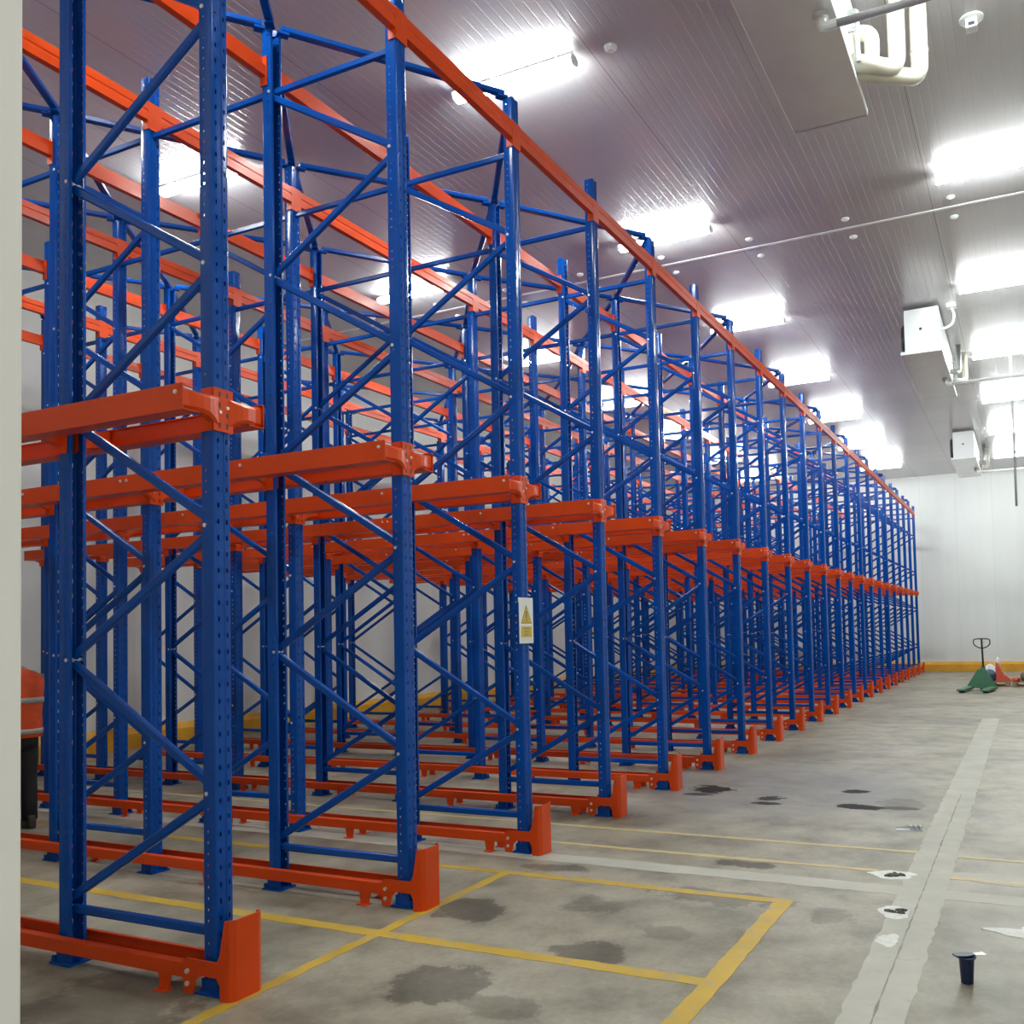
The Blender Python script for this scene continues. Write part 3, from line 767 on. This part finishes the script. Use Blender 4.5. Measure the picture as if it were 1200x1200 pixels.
# local frame: +y is where the person faces, x to the person's right
pel = vadd((0, 0, .86), (.125, .10)); abd = vadd((0, .0, 1.0), (.115, .09), pel); che = vadd((0, 0, 1.20), (.13, .095), abd)
nk0 = vadd((0, -.005, 1.335), (.075, .065), che); nk = vadd((-.02, .03, 1.39), (.048, .048), nk0)
h1 = vadd((HX, .02 + HY, 1.46 + HZ), (.062, .075), nk); h2 = vadd((HX, .018 + HY, 1.54 + HZ), (.070, .085), h1); h3 = vadd((HX, .012 + HY, 1.605 + HZ), (.048, .058), h2)
hands = []
for s in (-1, 1):
    sh = vadd((s * .165, 0, 1.315), .056, nk0); el = vadd((s * .185, .07, 1.07), .040, sh); wr = vadd((s * .12, .29, 1.06), .027, el)
    pm = vadd((s * .10, .36, 1.06), (.036, .018), wr); hands.append((s, pm))
    hp = vadd((s * .085, 0, .80), .080, pel); kn = vadd((s * .10, .015, .45), .055, hp); an = vadd((s * .105, -.01, .10), .040, kn)
body = skin_obj('body', V, E, RR, 'skin', P)
body['label'] = 'skin of head, neck and arms'
for s, pm in hands:
    base = Vector((s * .10, .36, 1.06)); bmh = BM()
    for off, ln in ((.028, .070), (.010, .078), (-.008, .073), (-.025, .060)):
        p0 = base + Vector((0, .015, off)); p1 = p0 + Vector((-s * .008, ln * .5, -.002)); p2 = p1 + Vector((-s * .020, ln * .3, -.004)); p3 = p2 + Vector((-s * .018, ln * .1, -.004))
        tube(bmh, [p0, p1, p2, p3], [.0095, .009, .0085, .006], 8)
    q0 = base + Vector((0, -.01, .028)); tube(bmh, [q0, q0 + Vector((-s * .018, .02, .022)), q0 + Vector((-s * .030, .048, .026))], [.012, .011, .007], 8)
    obj('fingers', bmh, 'skin', P, None, True)
# face: nose, ears, eyes, mouth
b = BM(); blob(b, (0, .112, 1.515), (.014, .018, .024), 1, 2, .03, False)
for s in (-1, 1): blob(b, (s * .076, .012, 1.515), (.010, .020, .032), 2, 2, .05, False)
obj('nose_and_ears', b, 'skin', P, (HX, HY, HZ), True)
b = BM()
for s in (-1, 1): blob(b, (s * .030, .092, 1.540), (.013, .010, .008), 3, 2, .02, False)
blob(b, (0, .094, 1.470), (.024, .008, .005), 3, 2, .02, False); obj('eyes_and_mouth', b, 'hair', P, (HX, HY, HZ), True)
b = BM(); blob(b, (0, -.006, 1.575), (.083, .10, .075), 9, 3, .03, False); obj('hair', b, 'hair', P, (HX, HY, HZ), True)
def loft(bm, rings, n=28, sup=2.3):
    out = []
    for (cx, cy, z, rx, ry) in rings:
        ring = []
        for k in range(n):
            a = 2 * math.pi * k / n; ca, sa = math.cos(a), math.sin(a)
            ring.append(bm.verts.new((cx + rx * math.copysign(abs(ca) ** (2 / sup), ca), cy + ry * math.copysign(abs(sa) ** (2 / sup), sa), z)))
        out.append(ring)
    for A, B in zip(out, out[1:]):
        for k in range(n): bm.faces.new((A[k], A[(k + 1) % n], B[(k + 1) % n], B[k]))
    bm.faces.new(out[0][::-1]); bm.faces.new(out[-1])
b = BM(); loft(b, [(0, 0, .79, .205, .145), (0, 0, .86, .205, .145), (0, 0, 1.0, .200, .140), (0, 0, 1.15, .212, .145), (0, 0, 1.27, .218, .135), (0, -.002, 1.325, .200, .110), (0, -.004, 1.36, .13, .088), (0, -.004, 1.385, .072, .066)])
vest = obj('hi_vis_vest', b, 'vest', P, None, True)
for z0, z1, r in ((1.085, 1.135, .214), (.82, .865, .2085)):
    b = BM(); loft(b, [(0, 0, z0, r - .001, .1475), (0, 0, (z0 + z1) / 2, r + .003, .1505), (0, 0, z1, r + .001, .1485)]); obj('reflective_band', b, 'reflect', vest, None, True)
b = BM()
for s in (-1, 1):
    tube(b, [(s * .165, 0, 1.325), (s * .18, .03, 1.20), (s * .185, .07, 1.08), (s * .16, .16, 1.06), (s * .13, .25, 1.06)], [.060, .056, .052, .046, .040], 14)
obj('sleeves', b, 'shirt', P, None, True)
b = BM()
loft(b, [(0, 0, .70, .165, .125), (0, 0, .80, .172, .128), (0, 0, .90, .165, .12)])
for s in (-1, 1): tube(b, [(s * .083, 0, .80), (s * .092, .008, .62), (s * .10, .015, .45), (s * .104, 0, .25), (s * .105, -.01, .07)], [.092, .088, .072, .066, .062], 18)
obj('trousers', b, 'trouser', P, None, True)
for s in (-1, 1):
    b = BM(); loft(b, [(s * .105, .04, .0, .047, .13), (s * .105, .04, .035, .050, .132), (s * .105, .015, .075, .046, .095), (s * .105, -.015, .115, .044, .060)], 20, 2.6); obj('boot', b, 'shoe', P, None, True)

# ------------------------------------------------------------------ light outside the doorway, camera, view
w = bpy.data.worlds.new('world'); sc.world = w; w.use_nodes = True
w.node_tree.nodes['Background'].inputs[0].default_value = (.75, .85, .85, 1); w.node_tree.nodes['Background'].inputs[1].default_value = .9

f, cx, cy, yaw_, pit, rol = 1100.727, 661.352, 695.113, 0.458154, 0.042719, -0.022536
cam = bpy.data.cameras.new('camera'); co = bpy.data.objects.new('camera', cam); COL.objects.link(co)
fw = Vector((math.cos(yaw_) * math.cos(pit), math.sin(yaw_) * math.cos(pit), math.sin(pit)))
rt = Vector((math.sin(yaw_), -math.cos(yaw_), 0)); up = rt.cross(fw)
r2 = rt * math.cos(rol) + up * math.sin(rol); u2 = -rt * math.sin(rol) + up * math.cos(rol)
mw = Matrix(((r2.x, u2.x, -fw.x, -3.166), (r2.y, u2.y, -fw.y, -3.361), (r2.z, u2.z, -fw.z, 1.587), (0, 0, 0, 1)))
co.matrix_world = mw
cam.sensor_fit = 'HORIZONTAL'; cam.sensor_width = 36; cam.lens = f / 1200 * 36
cam.shift_x = -(cx - 600) / 1200; cam.shift_y = (cy - 600) / 1200
cam.clip_start = .02; cam.clip_end = 200
sc.camera = co
sc.view_settings.view_transform = 'Standard'; sc.view_settings.look = 'None'
sc.view_settings.exposure = 1.05; sc.view_settings.gamma = 1.0; sc.view_settings.use_curve_mapping = False
cy_ = sc.cycles
cy_.max_bounces = 8; cy_.diffuse_bounces = 4; cy_.glossy_bounces = 4; cy_.transparent_max_bounces = 12
cy_.sample_clamp_indirect = 8; cy_.caustics_reflective = False; cy_.caustics_refractive = False
cy_.use_denoising = True
try: cy_.use_light_tree = True
except Exception: pass
